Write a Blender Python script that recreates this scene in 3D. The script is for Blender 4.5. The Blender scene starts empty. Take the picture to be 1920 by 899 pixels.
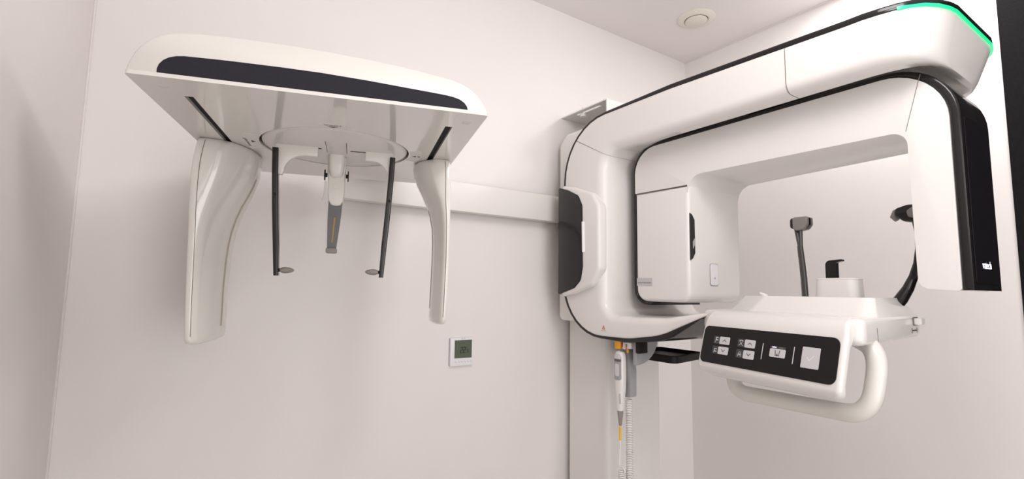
import bpy, bmesh, math
from mathutils import Vector, Matrix

C = bpy.context.scene.collection
SC = bpy.context.scene
PI = math.pi

# ------------------------------------------------------------------ camera
cam_d = bpy.data.cameras.new('camera')
cam = bpy.data.objects.new('camera', cam_d)
C.objects.link(cam)
cam_d.sensor_fit = 'HORIZONTAL'
cam_d.sensor_width = 36.0
cam_d.lens = 940.0 * 36.0 / 1920.0
cam_d.clip_start = 0.02
_up = Vector((1091 - 960.0, 449.5 + 8830.0, -940.0)).normalized()      # world up seen in camera space
_f0 = Vector((0, 0, -1))
_fw = (_f0 - _up * _f0.dot(_up)).normalized()
_rt = _fw.cross(_up)
_b = math.radians(-34.0)
_Y = _fw * math.cos(_b) + _rt * math.sin(_b)
_X = _fw * math.cos(_b + PI / 2) + _rt * math.sin(_b + PI / 2)
cam.matrix_world = Matrix(((_X.x, _X.y, _X.z, 0), (_Y.x, _Y.y, _Y.z, 0), (_up.x, _up.y, _up.z, 1.5), (0, 0, 0, 1)))
SC.camera = cam

# ------------------------------------------------------------------ light and exposure
SC.view_settings.view_transform = 'Standard'
SC.view_settings.look = 'None'
SC.view_settings.gamma = 1.0
SC.view_settings.use_curve_mapping = False
SC.view_settings.exposure = 0.07
SC.render.film_transparent = False
w = bpy.data.worlds.new('world')
SC.world = w
w.use_nodes = True
w.node_tree.nodes['Background'].inputs[0].default_value = (1, .97, .95, 1)
w.node_tree.nodes['Background'].inputs[1].default_value = 0.0


def area(name, loc, rot, size, size_y, power, col):
    d = bpy.data.lights.new(name, 'AREA')
    d.shape = 'RECTANGLE'
    d.size, d.size_y, d.energy, d.color = size, size_y, power, col
    o = bpy.data.objects.new(name, d)
    C.objects.link(o)
    o.location, o.rotation_euler = loc, rot
    return o


def globe(name, loc, radius, power, col):
    d = bpy.data.lights.new(name, 'POINT')
    d.shadow_soft_size, d.energy, d.color = radius, power, col
    o = bpy.data.objects.new(name, d)
    C.objects.link(o)
    o.location = loc
    return o


# hanging lamp and recessed corner panel (both above the frame), plus two added fill lights behind the camera
globe('hanging_lamp_light', (.67, .14, 2.33), .17, 15.2, (1, .985, .975))
area('corner_panel_light', (1.83, 0.55, 2.64), (0, 0, 0), .3, .5, 8.8, (1, .985, .975))
area('rear_fill_light', (.55, -2.09, 1.25), (math.radians(90), 0, 0), 1.1, 2.1, 26.0, (1, .985, .98))  # added frontal fill; the front wall has no opening
area('side_fill_light', (-.19, -.9, 1.45), (0, math.radians(-90), 0), 2.0, 1.2, 9.0, (1, .985, .98))  # added fill for faces turned left; the left wall is closed


# ------------------------------------------------------------------ materials
def mat(name, col, rough=.5, metal=0.0, coat=0.0, noise=0.0, scale=40.0, bump=0.0, emit=None, estr=0.0, spec=.5, alpha=1.0):
    m = bpy.data.materials.new(name)
    m.use_nodes = True
    nt = m.node_tree
    b = nt.nodes['Principled BSDF']
    b.inputs['Base Color'].default_value = (*col, 1)
    b.inputs['Roughness'].default_value = rough
    b.inputs['Metallic'].default_value = metal
    b.inputs['Coat Weight'].default_value = coat
    b.inputs['Coat Roughness'].default_value = .08
    b.inputs['Specular IOR Level'].default_value = spec
    if emit:
        b.inputs['Emission Color'].default_value = (*emit, 1)
        b.inputs['Emission Strength'].default_value = estr
    if noise or bump:
        tc = nt.nodes.new('ShaderNodeTexCoord')
        n = nt.nodes.new('ShaderNodeTexNoise')
        n.inputs['Scale'].default_value = scale
        n.inputs['Detail'].default_value = 4
        nt.links.new(tc.outputs['Object'], n.inputs['Vector'])
        if noise:
            mx = nt.nodes.new('ShaderNodeMix')
            mx.data_type = 'RGBA'
            mx.inputs[6].default_value = (*[c * (1 - noise) for c in col], 1)
            mx.inputs[7].default_value = (*[min(1, c * (1 + noise)) for c in col], 1)
            nt.links.new(n.outputs['Fac'], mx.inputs[0])
            nt.links.new(mx.outputs[2], b.inputs['Base Color'])
        if bump:
            bp = nt.nodes.new('ShaderNodeBump')
            bp.inputs['Strength'].default_value = bump
            bp.inputs['Distance'].default_value = .002
            nt.links.new(n.outputs['Fac'], bp.inputs['Height'])
            nt.links.new(bp.outputs['Normal'], b.inputs['Normal'])
    return m


WALL = mat('wall_paint', (.80, .760, .745), .55, noise=.012, scale=9, bump=.05)
CEIL = mat('ceiling_paint', (.84, .80, .79), .7, noise=.012, scale=9, bump=.05)
FLOOR = mat('floor_vinyl', (.58, .55, .53), .45, noise=.04, scale=14)
DARKWALL = mat('charcoal_panel', (.012, .0115, .012), .95, noise=.25, scale=160, bump=.2, spec=.05)
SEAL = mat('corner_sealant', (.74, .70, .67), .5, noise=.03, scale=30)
WHITE = mat('white_gloss_plastic', (.785, .757, .735), .24, coat=.2, noise=.006, scale=5)
CREAM = mat('ivory_plastic', (.745, .72, .675), .3, coat=.15, noise=.008, scale=6)
PLATE = mat('ivory_gloss_plate', (.76, .735, .69), .09, coat=.5, noise=.008, scale=6)
CREAM2 = mat('pale_disc_plastic', (.74, .70, .67), .3, coat=.2, noise=.008, scale=6)
STEELW = mat('white_painted_steel', (.80, .775, .745), .42, noise=.01, scale=8)
BLACK = mat('black_gloss', (.012, .010, .011), .16, coat=.0, noise=.05, scale=8, spec=.42)
BLACKP = mat('black_panel', (.008, .007, .009), .55, noise=.05, scale=8, spec=.12)
BLACKM = mat('black_satin', (.013, .011, .011), .5, noise=.08, scale=60, spec=.22)
SMOKE = mat('smoked_acrylic', (.045, .042, .042), .12, coat=.4, noise=.08, scale=10)
NAVY = mat('charcoal_navy_inlay', (.024, .023, .031), .7, noise=.12, scale=300, bump=.05, spec=.15)
GREYP = mat('grey_plastic', (.36, .355, .37), .4, noise=.02, scale=20)
GREYD = mat('dark_grey_plastic', (.12, .12, .13), .45, noise=.03, scale=20)
GREYB = mat('blade_grey', (.13, .13, .135), .35, noise=.03, scale=20)
TAUPE = mat('taupe_rubber', (.27, .245, .22), .6, noise=.03, scale=30)
PADGREY = mat('pad_grey', (.21, .19, .175), .5, noise=.03, scale=30)
SEAM = mat('seam_shadow_gap', (.20, .17, .14), .8, noise=.05, scale=30)
DARKGAP = mat('dark_gap', (.012, .011, .011), .8, noise=.05, scale=30)
SLIT = mat('beam_slit_tan', (.46, .41, .31), .6, noise=.04, scale=30)
BRASS = mat('brass_scale', (.36, .24, .06), .5, noise=.05, scale=60)
LABEL = mat('white_label_paper', (.80, .77, .74), .6, noise=.01, scale=20)
LABELG = mat('silver_label_foil', (.52, .51, .52), .45, noise=.02, scale=20)
INK = mat('black_ink', (.02, .02, .022), .6, noise=.05, scale=50)
INKG = mat('grey_ink', (.33, .33, .34), .6, noise=.03, scale=50)
BTN = mat('button_silver', (.62, .61, .62), .4, noise=.015, scale=30)
BTNMARK = mat('button_white_mark', (.82, .82, .83), .4, noise=.01, scale=30)
ICONBG = mat('icon_tile_slate', (.045, .045, .058), .4, noise=.04, scale=60)
ICON = mat('icon_white_print', (.70, .69, .70), .5, noise=.02, scale=50)
GREEN = mat('status_light_green', (.01, .6, .2), .3, emit=(.0, 1.0, .27), estr=.95)
LOGO = mat('lit_logo', (.9, .88, 1), .3, emit=(.86, .80, 1), estr=3.0)
LEDV = mat('lit_indicator', (.8, .75, 1), .3, emit=(.80, .70, 1), estr=1.6)
YELLOW = mat('yellow_plastic', (.80, .36, .01), .4, noise=.02, scale=30)
YLABEL = mat('yellow_label', (.85, .50, .01), .5, noise=.02, scale=30)
RED = mat('red_plastic', (.55, .02, .02), .4, noise=.03, scale=30)
WARN = mat('orange_warning_print', (.75, .20, .08), .5, noise=.03, scale=30)
LCD = mat('lcd_green_grey', (.105, .125, .085), .35, noise=.03, scale=90)
VALVE = mat('valve_cream_enamel', (.80, .755, .68), .4, noise=.01, scale=20)
THERM = mat('thermostat_white', (.82, .81, .84), .35, noise=.006, scale=30)
CABLE = mat('white_cable', (.80, .78, .75), .4, noise=.01, scale=60)


# ------------------------------------------------------------------ mesh helpers
def rpoly(pts, n=6):
    """closed polygon with corner radii: pts = (x, y[, r])"""
    out = []
    L = len(pts)
    for k in range(L):
        p = Vector(pts[k][:2])
        r = pts[k][2] if len(pts[k]) > 2 else 0
        if r <= 0:
            out.append(p)
            continue
        out += arc_corner(Vector(pts[k - 1][:2]), p, Vector(pts[(k + 1) % L][:2]), r, n)
    return [(v.x, v.y) for v in out]


def arc_corner(a, p, b, r, n):
    u, v = (a - p).normalized(), (b - p).normalized()
    ang = math.acos(max(-1, min(1, u.dot(v))))
    t = r / math.tan(ang / 2)
    c = p + (u + v).normalized() * (r / math.sin(ang / 2))
    p0, p1 = p + u * t, p + v * t
    a0 = math.atan2(p0.y - c.y, p0.x - c.x)
    a1 = math.atan2(p1.y - c.y, p1.x - c.x)
    d = (a1 - a0 + PI) % (2 * PI) - PI
    return [c + Vector((math.cos(a0 + d * i / n), math.sin(a0 + d * i / n))) * r for i in range(n + 1)]


def rpath(pts, n=8):
    """open path with corner radii"""
    out = []
    L = len(pts)
    for k in range(L):
        p = Vector(pts[k][:2])
        r = pts[k][2] if len(pts[k]) > 2 else 0
        if r <= 0 or k in (0, L - 1):
            out.append(p)
        else:
            out += arc_corner(Vector(pts[k - 1][:2]), p, Vector(pts[k + 1][:2]), r, n)
    return [(v.x, v.y) for v in out]


def frame(o, ex, ey, ez):
    o, ex, ey, ez = Vector(o), Vector(ex), Vector(ey), Vector(ez)
    return lambda x, y, z: o + ex * x + ey * y + ez * z


FX = frame((0, 0, 0), (0, 1, 0), (0, 0, 1), (1, 0, 0))       # (Y, Z) outline, depth along X
FY = frame((0, 0, 0), (1, 0, 0), (0, 0, 1), (0, 1, 0))       # (X, Z) outline, depth along Y
FZ = frame((0, 0, 0), (1, 0, 0), (0, 1, 0), (0, 0, 1))       # (X, Y) outline, depth along Z


class MB:
    def __init__(self):
        self.v, self.f = [], []

    def add(self, vs, fs):
        b = len(self.v)
        self.v += [Vector(p) for p in vs]
        self.f += [tuple(b + i for i in f) for f in fs]
        return self

    def prism(self, outline, fr, d0, d1, bev=0.0, seg=3, holes=(), both=True):
        bm = bmesh.new()
        loops = [outline] + list(holes)
        edges = []
        for lp in loops:
            vs = [bm.verts.new((p[0], p[1], d0)) for p in lp]
            edges += [bm.edges.new((vs[i], vs[(i + 1) % len(vs)])) for i in range(len(vs))]
        if holes:
            bmesh.ops.triangle_fill(bm, use_beauty=True, use_dissolve=False, edges=edges)
        else:
            bm.faces.new(bm.verts)
        r = bmesh.ops.extrude_face_region(bm, geom=bm.faces[:])
        nv = [g for g in r['geom'] if isinstance(g, bmesh.types.BMVert)]
        for v_ in nv:
            v_.co.z = d1
        bmesh.ops.recalc_face_normals(bm, faces=bm.faces)
        if bev > 0:
            zs = {round(d1, 6)} | ({round(d0, 6)} if both else set())
            be = [e for e in bm.edges if len(e.link_faces) == 2 and round(e.verts[0].co.z, 6) in zs
                  and round(e.verts[0].co.z, 6) == round(e.verts[1].co.z, 6)
                  and e.link_faces[0].normal.angle(e.link_faces[1].normal, 0) > .9]
            bmesh.ops.bevel(bm, geom=be, offset=bev, segments=seg, profile=.5, affect='EDGES', clamp_overlap=True)
        bm.verts.index_update()
        vs = [fr(*v_.co) for v_ in bm.verts]
        fs = [[v_.index for v_ in f.verts] for f in bm.faces]
        bm.free()
        return self.add(vs, fs)

    def box(self, x0, x1, y0, y1, z0, z1, bev=0.0, seg=2, fr=FZ):
        bm = bmesh.new()
        bmesh.ops.create_cube(bm, size=1)
        for v_ in bm.verts:
            v_.co = ((x0 + x1) / 2 + v_.co.x * (x1 - x0), (y0 + y1) / 2 + v_.co.y * (y1 - y0), (z0 + z1) / 2 + v_.co.z * (z1 - z0))
        if bev:
            bmesh.ops.bevel(bm, geom=bm.edges[:], offset=bev, segments=seg, profile=.5, affect='EDGES')
        bm.verts.index_update()
        vs = [fr(*v_.co) for v_ in bm.verts]
        fs = [[v_.index for v_ in f.verts] for f in bm.faces]
        bm.free()
        return self.add(vs, fs)

    def loft(self, rings, caps=True, closed=False):
        n = len(rings[0])
        vs = [p for r in rings for p in r]
        fs = []
        m = len(rings)
        for a in range(m if closed else m - 1):
            b = (a + 1) % m
            for i in range(n):
                j = (i + 1) % n
                fs.append((a * n + i, a * n + j, b * n + j, b * n + i))
        if caps and not closed:
            fs.append(tuple(range(n))[::-1])
            fs.append(tuple((m - 1) * n + i for i in range(n)))
        return self.add(vs, fs)

    def lathe(self, prof, fr, n=48):
        """profile (r, h) turned about the frame's third axis"""
        rings = [[fr(r * math.cos(2 * PI * i / n), r * math.sin(2 * PI * i / n), h) for i in range(n)] for r, h in prof]
        return self.loft(rings)

    def tube(self, pts, rad, n=14, closed=False, flat=1.0):
        pts = [Vector(p) for p in pts]
        m = len(pts)
        rings = []
        prev = None
        for k in range(m):
            a = pts[k - 1] if (k > 0 or closed) else pts[k]
            b = pts[(k + 1) % m] if (k < m - 1 or closed) else pts[k]
            t = (b - a).normalized()
            if prev is None:
                ref = Vector((0, 0, 1)) if abs(t.z) < .9 else Vector((1, 0, 0))
                u = t.cross(ref).normalized()
            else:
                u = (prev - t * prev.dot(t)).normalized()
            prev = u
            v_ = t.cross(u)
            r = rad[k] if isinstance(rad, (list, tuple)) else rad
            rings.append([pts[k] + u * (r * math.cos(2 * PI * i / n)) + v_ * (r * flat * math.sin(2 * PI * i / n)) for i in range(n)])
        return self.loft(rings, closed=closed)

    def build(self, name, m, parent=None, off=None, sharp=35, smooth=True, w2l=None):
        me = bpy.data.meshes.new(name)
        vs = self.v
        if off is not None:
            vs = [p - off for p in vs]
        if w2l is not None:
            vs = [w2l @ p for p in vs]
        me.from_pydata([tuple(p) for p in vs], [], self.f)
        bm = bmesh.new()
        bm.from_mesh(me)
        bmesh.ops.recalc_face_normals(bm, faces=bm.faces)
        bm.to_mesh(me)
        bm.free()
        if smooth:
            me.polygons.foreach_set('use_smooth', [True] * len(me.polygons))
            me.set_sharp_from_angle(angle=math.radians(sharp))
        me.materials.append(m)
        me.update()
        o = bpy.data.objects.new(name, me)
        C.objects.link(o)
        if parent:
            o.parent = parent
        return o


def section(i, o, x0, x1, ri, ro, fr, seg=5, g=0.0, gw=.05, far=0.0):
    """rounded rectangle across a sweep: i/o = inner/outer point of the profile plane, x0..x1 the width"""
    i, o = Vector(i), Vector(o)
    d = o - i
    L = d.length
    d = d / L
    ri, ro = min(ri, L * .49, (x1 - x0) * .49), min(ro, L * .49, (x1 - x0) * .49)
    pts = []
    for cx, cy, r, a0 in ((x0 + ri, ri, ri, PI), (x1 - ri, ri, ri, 1.5 * PI), (x1 - ro, L - ro, ro, 0), (x0 + ro, L - ro, ro, .5 * PI)):
        for k in range(seg + 1):
            a = a0 + .5 * PI * k / seg
            pts.append((cx + r * math.cos(a), cy + r * math.sin(a)))
        if a0 == PI:
            w_ = x1 - x0
            for q, h in ((gw, 0), (gw + .02, g), (w_ - gw - .02, g), (w_ - gw, 0)):
                q = max(ri + .001, min(w_ - ri - .001, q))
                pts.append((x0 + q, h))
    xm = (x0 + x1) / 2          # far: the far flank leans in towards the inner side
    return [fr(i.x + d.x * t, i.y + d.y * t, x - (far * (x - xm) / (x1 - xm) * (1 - t / L) if x > xm else 0)) for x, t in pts]


def text_mb(s, fr, size, depth=.0002, align='CENTER', sx=1.0):
    cu = bpy.data.curves.new('t', 'FONT')
    cu.body = s
    cu.size = size
    cu.align_x = align
    cu.align_y = 'CENTER'
    o = bpy.data.objects.new('t', cu)
    C.objects.link(o)
    bpy.context.view_layer.update()
    dg = bpy.context.evaluated_depsgraph_get()
    me = bpy.data.meshes.new_from_object(o.evaluated_get(dg))
    vs = [fr(v.co.x * sx, v.co.y, depth) for v in me.vertices]
    fs = [tuple(p.vertices) for p in me.polygons]
    C.objects.unlink(o)
    bpy.data.objects.remove(o)
    bpy.data.curves.remove(cu)
    bpy.data.meshes.remove(me)
    return MB().add(vs, fs)


def stroke(pts, wd, fr, d0, d1, mb=None):
    """flat line strokes along a polyline in a frame plane"""
    mb = mb or MB()
    for a, b in zip(pts[:-1], pts[1:]):
        a, b = Vector(a), Vector(b)
        t = (b - a).normalized()
        n = Vector((-t.y, t.x)) * wd / 2
        a2, b2 = a - t * wd * .35, b + t * wd * .35
        mb.prism([tuple(a2 + n), tuple(a2 - n), tuple(b2 - n), tuple(b2 + n)], fr, d0, d1)
    return mb


def thing(name, label, cat, loc=(0, 0, 0), rz=0.0, group=None):
    o = bpy.data.objects.new(name, None)
    o.empty_display_size = .05
    C.objects.link(o)
    o.location = loc
    o.rotation_euler = (0, 0, rz)
    o['label'], o['category'] = label, cat
    if group:
        o['group'] = group
    return o


def struct(name, mb, m, **k):
    o = mb.build(name, m, **k)
    o['kind'] = 'structure'
    return o


# ------------------------------------------------------------------ the room
XL, XR, YB, YF, ZC = -0.202, 2.065, 1.528, -2.1, 2.65
T = .12
struct('floor', MB().box(XL - T, XR + T, YF - T, YB + T, -T, 0), FLOOR, smooth=False)
struct('ceiling', MB().box(XL - T, XR + T, YF - T, YB + T, ZC, ZC + T), CEIL, smooth=False)
struct('wall_back', MB().box(XL - T, XR + T, YB, YB + T, 0, ZC), WALL, smooth=False)
struct('wall_left', MB().box(XL - T, XL, YF, YB, 0, ZC), WALL, smooth=False)
struct('wall_right', MB().box(XR, XR + T, .386, YB, 0, ZC), WALL, smooth=False)
struct('wall_front', MB().box(XL - T, XR + T, YF - T, YF, 0, ZC), WALL, smooth=False)
# charcoal wall stretch that begins at a straight edge on the right wall
struct('wall_right_charcoal', MB().box(XR - .004, XR + T, YF, .386, 0, ZC), DARKWALL, smooth=False)
# thin sealant beads in the corners
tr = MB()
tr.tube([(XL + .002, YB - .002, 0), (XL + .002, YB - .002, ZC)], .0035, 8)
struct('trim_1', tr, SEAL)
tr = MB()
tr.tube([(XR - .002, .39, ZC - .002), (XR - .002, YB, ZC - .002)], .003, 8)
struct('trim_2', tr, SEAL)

# ------------------------------------------------------------------ panoramic x-ray machine
M0 = Vector((1.42, 1.40, 0))
mach = thing('panoramic_xray_machine', 'large white and black dental x-ray machine with C-shaped gantry and column on the right', 'x-ray machine', M0)
XC = 1.42


def mp(name, mb, m, parent=mach, **k):
    return mb.build(name, m, parent, off=M0, **k)


# column
col = MB()
col.prism(rpoly([(1.288, 1.30, .02), (1.563, 1.30, .006), (1.563, 1.50), (1.288, 1.50)], 5), FZ, 0, 2.09)
column = mp('column', col, STEELW)
base = MB().prism(rpoly([(1.20, .95, .05), (1.64, .95, .05), (1.64, 1.505, .02), (1.20, 1.505, .02)], 5), FZ, 0, .03, .008)
mp('floor_plate', base, STEELW)

# wall bracket on top of the column
br = MB()
br.prism([(1.265, 1.272), (1.58, 1.272), (1.58, 1.5275), (1.265, 1.5275)], FZ, 2.196, 2.200,
         holes=[rpoly([(1.285, 1.33, .004), (1.297, 1.33, .004), (1.297, 1.46, .004), (1.285, 1.46, .004)], 3)])
br.box(1.265, 1.58, 1.272, 1.276, 2.150, 2.1959)
br.box(1.300, 1.58, 1.523, 1.5275, 2.2001, 2.21)
bracket = mp('wall_bracket', br, STEELW, smooth=False)
kn = MB().lathe([(0, 0), (.010, 0), (.012, .003), (.012, .012), (.009, .016), (0, .016)], frame((1.291, 1.428, 2.180), (1, 0, 0), (0, 1, 0), (0, 0, 1)), 20)
kn.lathe([(0, 0), (.004, 0), (.004, .03), (0, .03)], frame((1.291, 1.428, 2.19), (1, 0, 0), (0, 1, 0), (0, 0, 1)), 12)
mp('knob', kn, WHITE, bracket)

# carriage behind the gantry
ca = MB().prism(rpoly([(1.36, 1.39, .02), (1.495, 1.39, .02), (1.495, 2.065, .02), (1.455, 2.105, .03), (1.36, 2.105)], 4), FX, 1.226, 1.62, .012)
mp('carriage', ca, STEELW)

# C-shaped gantry: stations of (outer, inner, x0, x1)
OUT = [(.83, 1.436), (.97, 1.373, .3), (1.10, 1.352, .3), (1.413, 1.352, .19), (1.404, 2.104, .205), (.93, 2.104), (.46, 2.088)]
INN = [(.80, 1.452), (.97, 1.425, .3), (1.10, 1.423, .02), (1.207, 1.423, .055), (1.207, 1.974, .06), (.93, 1.976), (.46, 1.977)]
BND = [.014, .014, .010, .009, .007, .011, .012]


def sample(path, n=9):
    pts, tag = [], []
    for k, p in enumerate(path):
        if 0 < k < len(path) - 1:
            r = p[2] if len(p) > 2 else .02
            a = arc_corner(Vector(path[k - 1][:2]), Vector(p[:2]), Vector(path[k + 1][:2]), r, n)
        else:
            a = [Vector(p[:2])] * 1
        pts += a
        tag += [k] * len(a)
    return pts, tag


po, tg = sample(OUT)
pi_, _ = sample(INN)
W0, W1 = 1.18, 1.66
ST = []
for o_, i_, k in zip(po, pi_, tg):
    ST.append(dict(far=0.0, o=o_, i=i_, x0=W0, x1=W1, bt=BND[k], g=(.04 if k >= 5 else 0.0), ri=(.032 if k in (3, 4) else .024), ro=.010))
for yo, yi, zo, x0 in ((.43, .432, 2.088, 1.1803), (.40, .404, 2.087, 1.183), (.372, .378, 2.087, 1.190), (.35, .358, 2.087, 1.2), (.331, .343, 2.087, 1.218),
                       (.316, .333, 2.087, 1.244), (.307, .327, 2.087, 1.272), (.303, .324, 2.087, 1.30)):
    k = (W0 + 1.66) / 2
    ST.append(dict(far=.075 * min(1, (.46 - yo) / .12), o=Vector((yo, zo)), i=Vector((yi, 1.977)), x0=x0, x1=2 * XC - x0, bt=.012, g=.04 * max(0.0, min(1.0, (yo - .318) / .09)), ri=.03, ro=.010))
gm = MB().loft([section(s['i'], s['o'], s['x0'], s['x1'], s['ri'], s['ro'], FX, 6, s['g'], .06, s['far']) for s in ST])
gantry = mp('gantry_arm', gm, WHITE, sharp=50)


def offs(s):
    d = (s['o'] - s['i']).normalized()
    return s['o'] + d * s['bt']


bm_ = MB().loft([section(s['o'] - (s['o'] - s['i']).normalized() * .004, offs(s), s['x0'] + .001, s['x1'] - .001, .002, .005, FX, 3) for s in ST])
mp('edge_trim', bm_, BLACK, gantry, sharp=50, )


def seam_at(y0, horizontal=True):
    zs = [s for s in ST if s['g'] > 0]


def lerp_st(a, b, t):
    return dict(o=a['o'].lerp(b['o'], t), i=a['i'].lerp(b['i'], t), x0=a['x0'], x1=a['x1'], ri=a['ri'], ro=a['ro'], g=a['g'])


def seam(a, b, t, wd, grow=.0004):
    L = ((a['o'] - b['o']).length + (a['i'] - b['i']).length) / 2
    rr = []
    for q in (t - wd / L / 2, t + wd / L / 2):
        s = lerp_st(a, b, q)
        d = (s['o'] - s['i']).normalized()
        rr.append(section(s['i'] - d * grow, s['o'] + d * 0, s['x0'] - grow, s['x1'] + grow, s['ri'], s['ro'], FX, 6, s['g'], .06))
    return MB().loft(rr)


# joints of the beam cover
ib = next(i for i, s in enumerate(ST) if abs(s['o'].y - 2.088) < 1e-6 and abs(s['o'].x - .46) < 1e-6)
mp('cover_seam', seam(ST[ib - 1], ST[ib], .72, .0016), SEAM, gantry)
ic = [i for i, k in enumerate(tg) if k == 4]
mp('cover_seam', seam(ST[ic[4]], ST[ic[5]], .5, .0016), SEAM, gantry)

# status light round the front of the beam
path = [(x.x, x.y) for x in []]
fp = []
for s in ST[ib + 2:]:
    fp.append((s['x0'], s['o'].x))
fp = fp + [(2 * XC - x, y) for x, y in fp[::-1]]
cap_outline = fp
fp = [(1.1898, .368), (1.1925, .362)] + fp[3:-1]
rings = []
for k, (x, y) in enumerate(fp):
    c = Vector((XC, .62))
    p = Vector((x, y))
    if k == 0:
        n = Vector((-1, 0))
    elif k == len(fp) - 1:
        n = Vector((1, 0))
    else:
        t = (Vector(fp[k + 1]) - Vector(fp[k - 1])).normalized()
        n = Vector((t.y, -t.x))
    a, b = p + n * .0022, p - n * .012
    rings.append([Vector((a.x, a.y, 2.0812)), Vector((a.x, a.y, 2.0872)), Vector((b.x, b.y, 2.0876)), Vector((b.x, b.y, 2.0812))])
mp('status_light', MB().loft(rings), GREEN, gantry)
# glossy black cap above the status light
cap = MB().loft([[Vector((p[0] * 1, p[1], z)) for p in cap_outline] for z in (2.0885, 2.094)])
mp('front_cap', cap, BLACK, gantry)

# side bulge with smoked cover at the back of the gantry
bul = MB().prism(rpoly([(1.400, 1.886, .012), (1.330, 1.868, .03), (1.235, 1.833, .04), (1.205, 1.785, .04), (1.205, 1.575, .04), (1.24, 1.518, .04), (1.33, 1.490, .03), (1.400, 1.478, .012)], 5),
                 FX, 1.158, 1.20, .020, 5)
bulge = mp('side_housing', bul, WHITE, gantry)
cov = MB().prism(rpoly([(1.412, 1.878, .006), (1.362, 1.862, .02), (1.305, 1.834, .03), (1.284, 1.796, .02), (1.281, 1.584, .02), (1.292, 1.537, .03), (1.325, 1.510, .02), (1.412, 1.486, .006)], 5),
                 FX, 1.154, 1.19, .004, 2)
cover = mp('smoked_cover', cov, BLACK, gantry)
cover['label'] = 'glossy black side cover'
mp('cover_pull', MB().prism(rpoly([(1.2805, 1.738, .002), (1.274, 1.738, .002), (1.272, 1.632, .002), (1.2785, 1.632, .002)], 3), FX, 1.150, 1.162, .001, 2), BTNMARK, cover)

# small warning triangle near the lower corner
tri = MB()
wf = frame((1.1796, 1.206, 1.383), (0, 1, 0), (0, 0, 1), (-1, 0, 0))
stroke([(-.006, -.005), (.006, -.005), (0, .006), (-.006, -.005)], .0016, wf, 0, .0005, tri)
tri.prism([(-.0015, -.003), (.0015, -.003), (0, .002)], wf, 0, .0005)
stroke([(-.012, -.011), (.012, -.011)], .0008, wf, 0, .0005, tri)
mp('warning_mark', tri, WARN, gantry, smooth=False)

# rotation hub between beam and rotating arm
hub = MB().lathe([(0, 1.985), (.085, 1.985), (.085, 2.02), (0, 2.02)], frame((XC, .74, 0), (1, 0, 0), (0, 1, 0), (0, 0, 1)), 40)
mp('rotation_hub', hub, BLACKM)

# rotating inverted-U arm
UX0, UX1 = 1.285, 1.555
uo = [(1.160, 1.832), (1.160, 1.980, .085), (.324, 1.980, .115), (.324, 1.511, .006), (.393, 1.516, .02), (.396, 1.852, .03), (.952, 1.856, .05), (.952, 1.829)]


def taper(mb):
    """the arm narrows on its far side towards the panel end"""
    for v in mb.v:
        if v.x > XC:
            t = max(0.0, min(1.0, (.72 - v.y) / .41))
            t = t * t * (3 - 2 * t)
            v.x = XC + (v.x - XC) * (1 - .59 * t)
    return mb


um = taper(MB().prism(rpoly(uo, 10), FX, UX0, UX1, .012, 4))
uarm = mp('rotating_arm', um, WHITE, sharp=30)
tout = rpath([(1.105, 1.459), (1.1715, 1.459, .052), (1.1715, 1.992, .095), (.306, 1.992, .125), (.306, 1.5125)], 12)
tin = rpath([(1.105, 1.4695), (1.1605, 1.4695, .042), (1.1605, 1.9805, .085), (.3235, 1.9805, .115), (.3235, 1.5125)], 12)
mp('edge_trim', taper(MB().prism(tout + tin[::-1], FX, UX0 + .002, UX1 - .002, .0075, 4)), BLACK, uarm, sharp=60)
# tube housing (left leg)
th = MB().prism(rpoly([(1.160, 1.8305), (1.160, 1.4695, .042), (.952, 1.4695, .03), (.948, 1.8275)], 8), FX, UX0, UX1, .012, 4)
tube = mp('tube_housing', th, WHITE, uarm, sharp=30)
sm = MB().box(UX0 + .003, UX1 - .003, .952, 1.158, 1.8272, 1.8318)
mp('housing_joint', sm, SEAM, uarm, smooth=False)
# beam window on the housing's inner face
iff = frame((0, .9505, 0), (1, 0, 0), (0, 0, 1), (0, -1, 0))
wn = MB().prism([(1.290, 1.742), (1.300, 1.738), (1.312, 1.722), (1.312, 1.620), (1.300, 1.603), (1.290, 1.598)], iff, .0, .0035, .0008, 1)
mp('beam_window', wn, BLACK, tube)
mp('beam_window_lens', MB().prism([(1.300, 1.655), (1.3115, 1.668), (1.3115, 1.648), (1.3, 1.632)], iff, .0035, .0042), GREYP, tube, smooth=False)
pl = MB().prism(rpoly([(1.388, 1.590, .008), (1.428, 1.590, .008), (1.428, 1.524, .008), (1.388, 1.524, .008)], 4), iff, 0, .0022, .0008, 1)
plate = mp('release_plate', pl, THERM, tube)
mp('plate_outline', MB().prism(rpoly([(1.386, 1.592, .009), (1.430, 1.592, .009), (1.430, 1.522, .009), (1.386, 1.522, .009)], 4), iff, 0, .0008), INKG, plate, smooth=False)
mp('plate_dot', MB().lathe([(0, 0), (.003, 0), (.003, .0028), (0, .0028)], frame((1.408, .9505, 1.546), (1, 0, 0), (0, 0, 1), (0, -1, 0)), 14), GREYP, plate)
# focal spot sticker on the near face
nf = frame((UX0 - .0002, 1.158, 0), (0, -1, 0), (0, 0, 1), (-1, 0, 0))
stk = mp('silver_sticker', MB().prism([(.002, 1.546), (.066, 1.545), (.066, 1.520), (.002, 1.521)], nf, 0, .0006), LABELG, tube, smooth=False)
stk['label'] = 'silver sticker with one line of small print'
mp('sticker_print', text_mb('FOCAL SPOT WIDE 0.5 IEC 60336', frame((UX0 - .0009, 1.124, 1.5305), (0, -1, 0), (0, 0, 1), (-1, 0, 0)), .0056, sx=.66), INK, stk, smooth=False)
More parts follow.
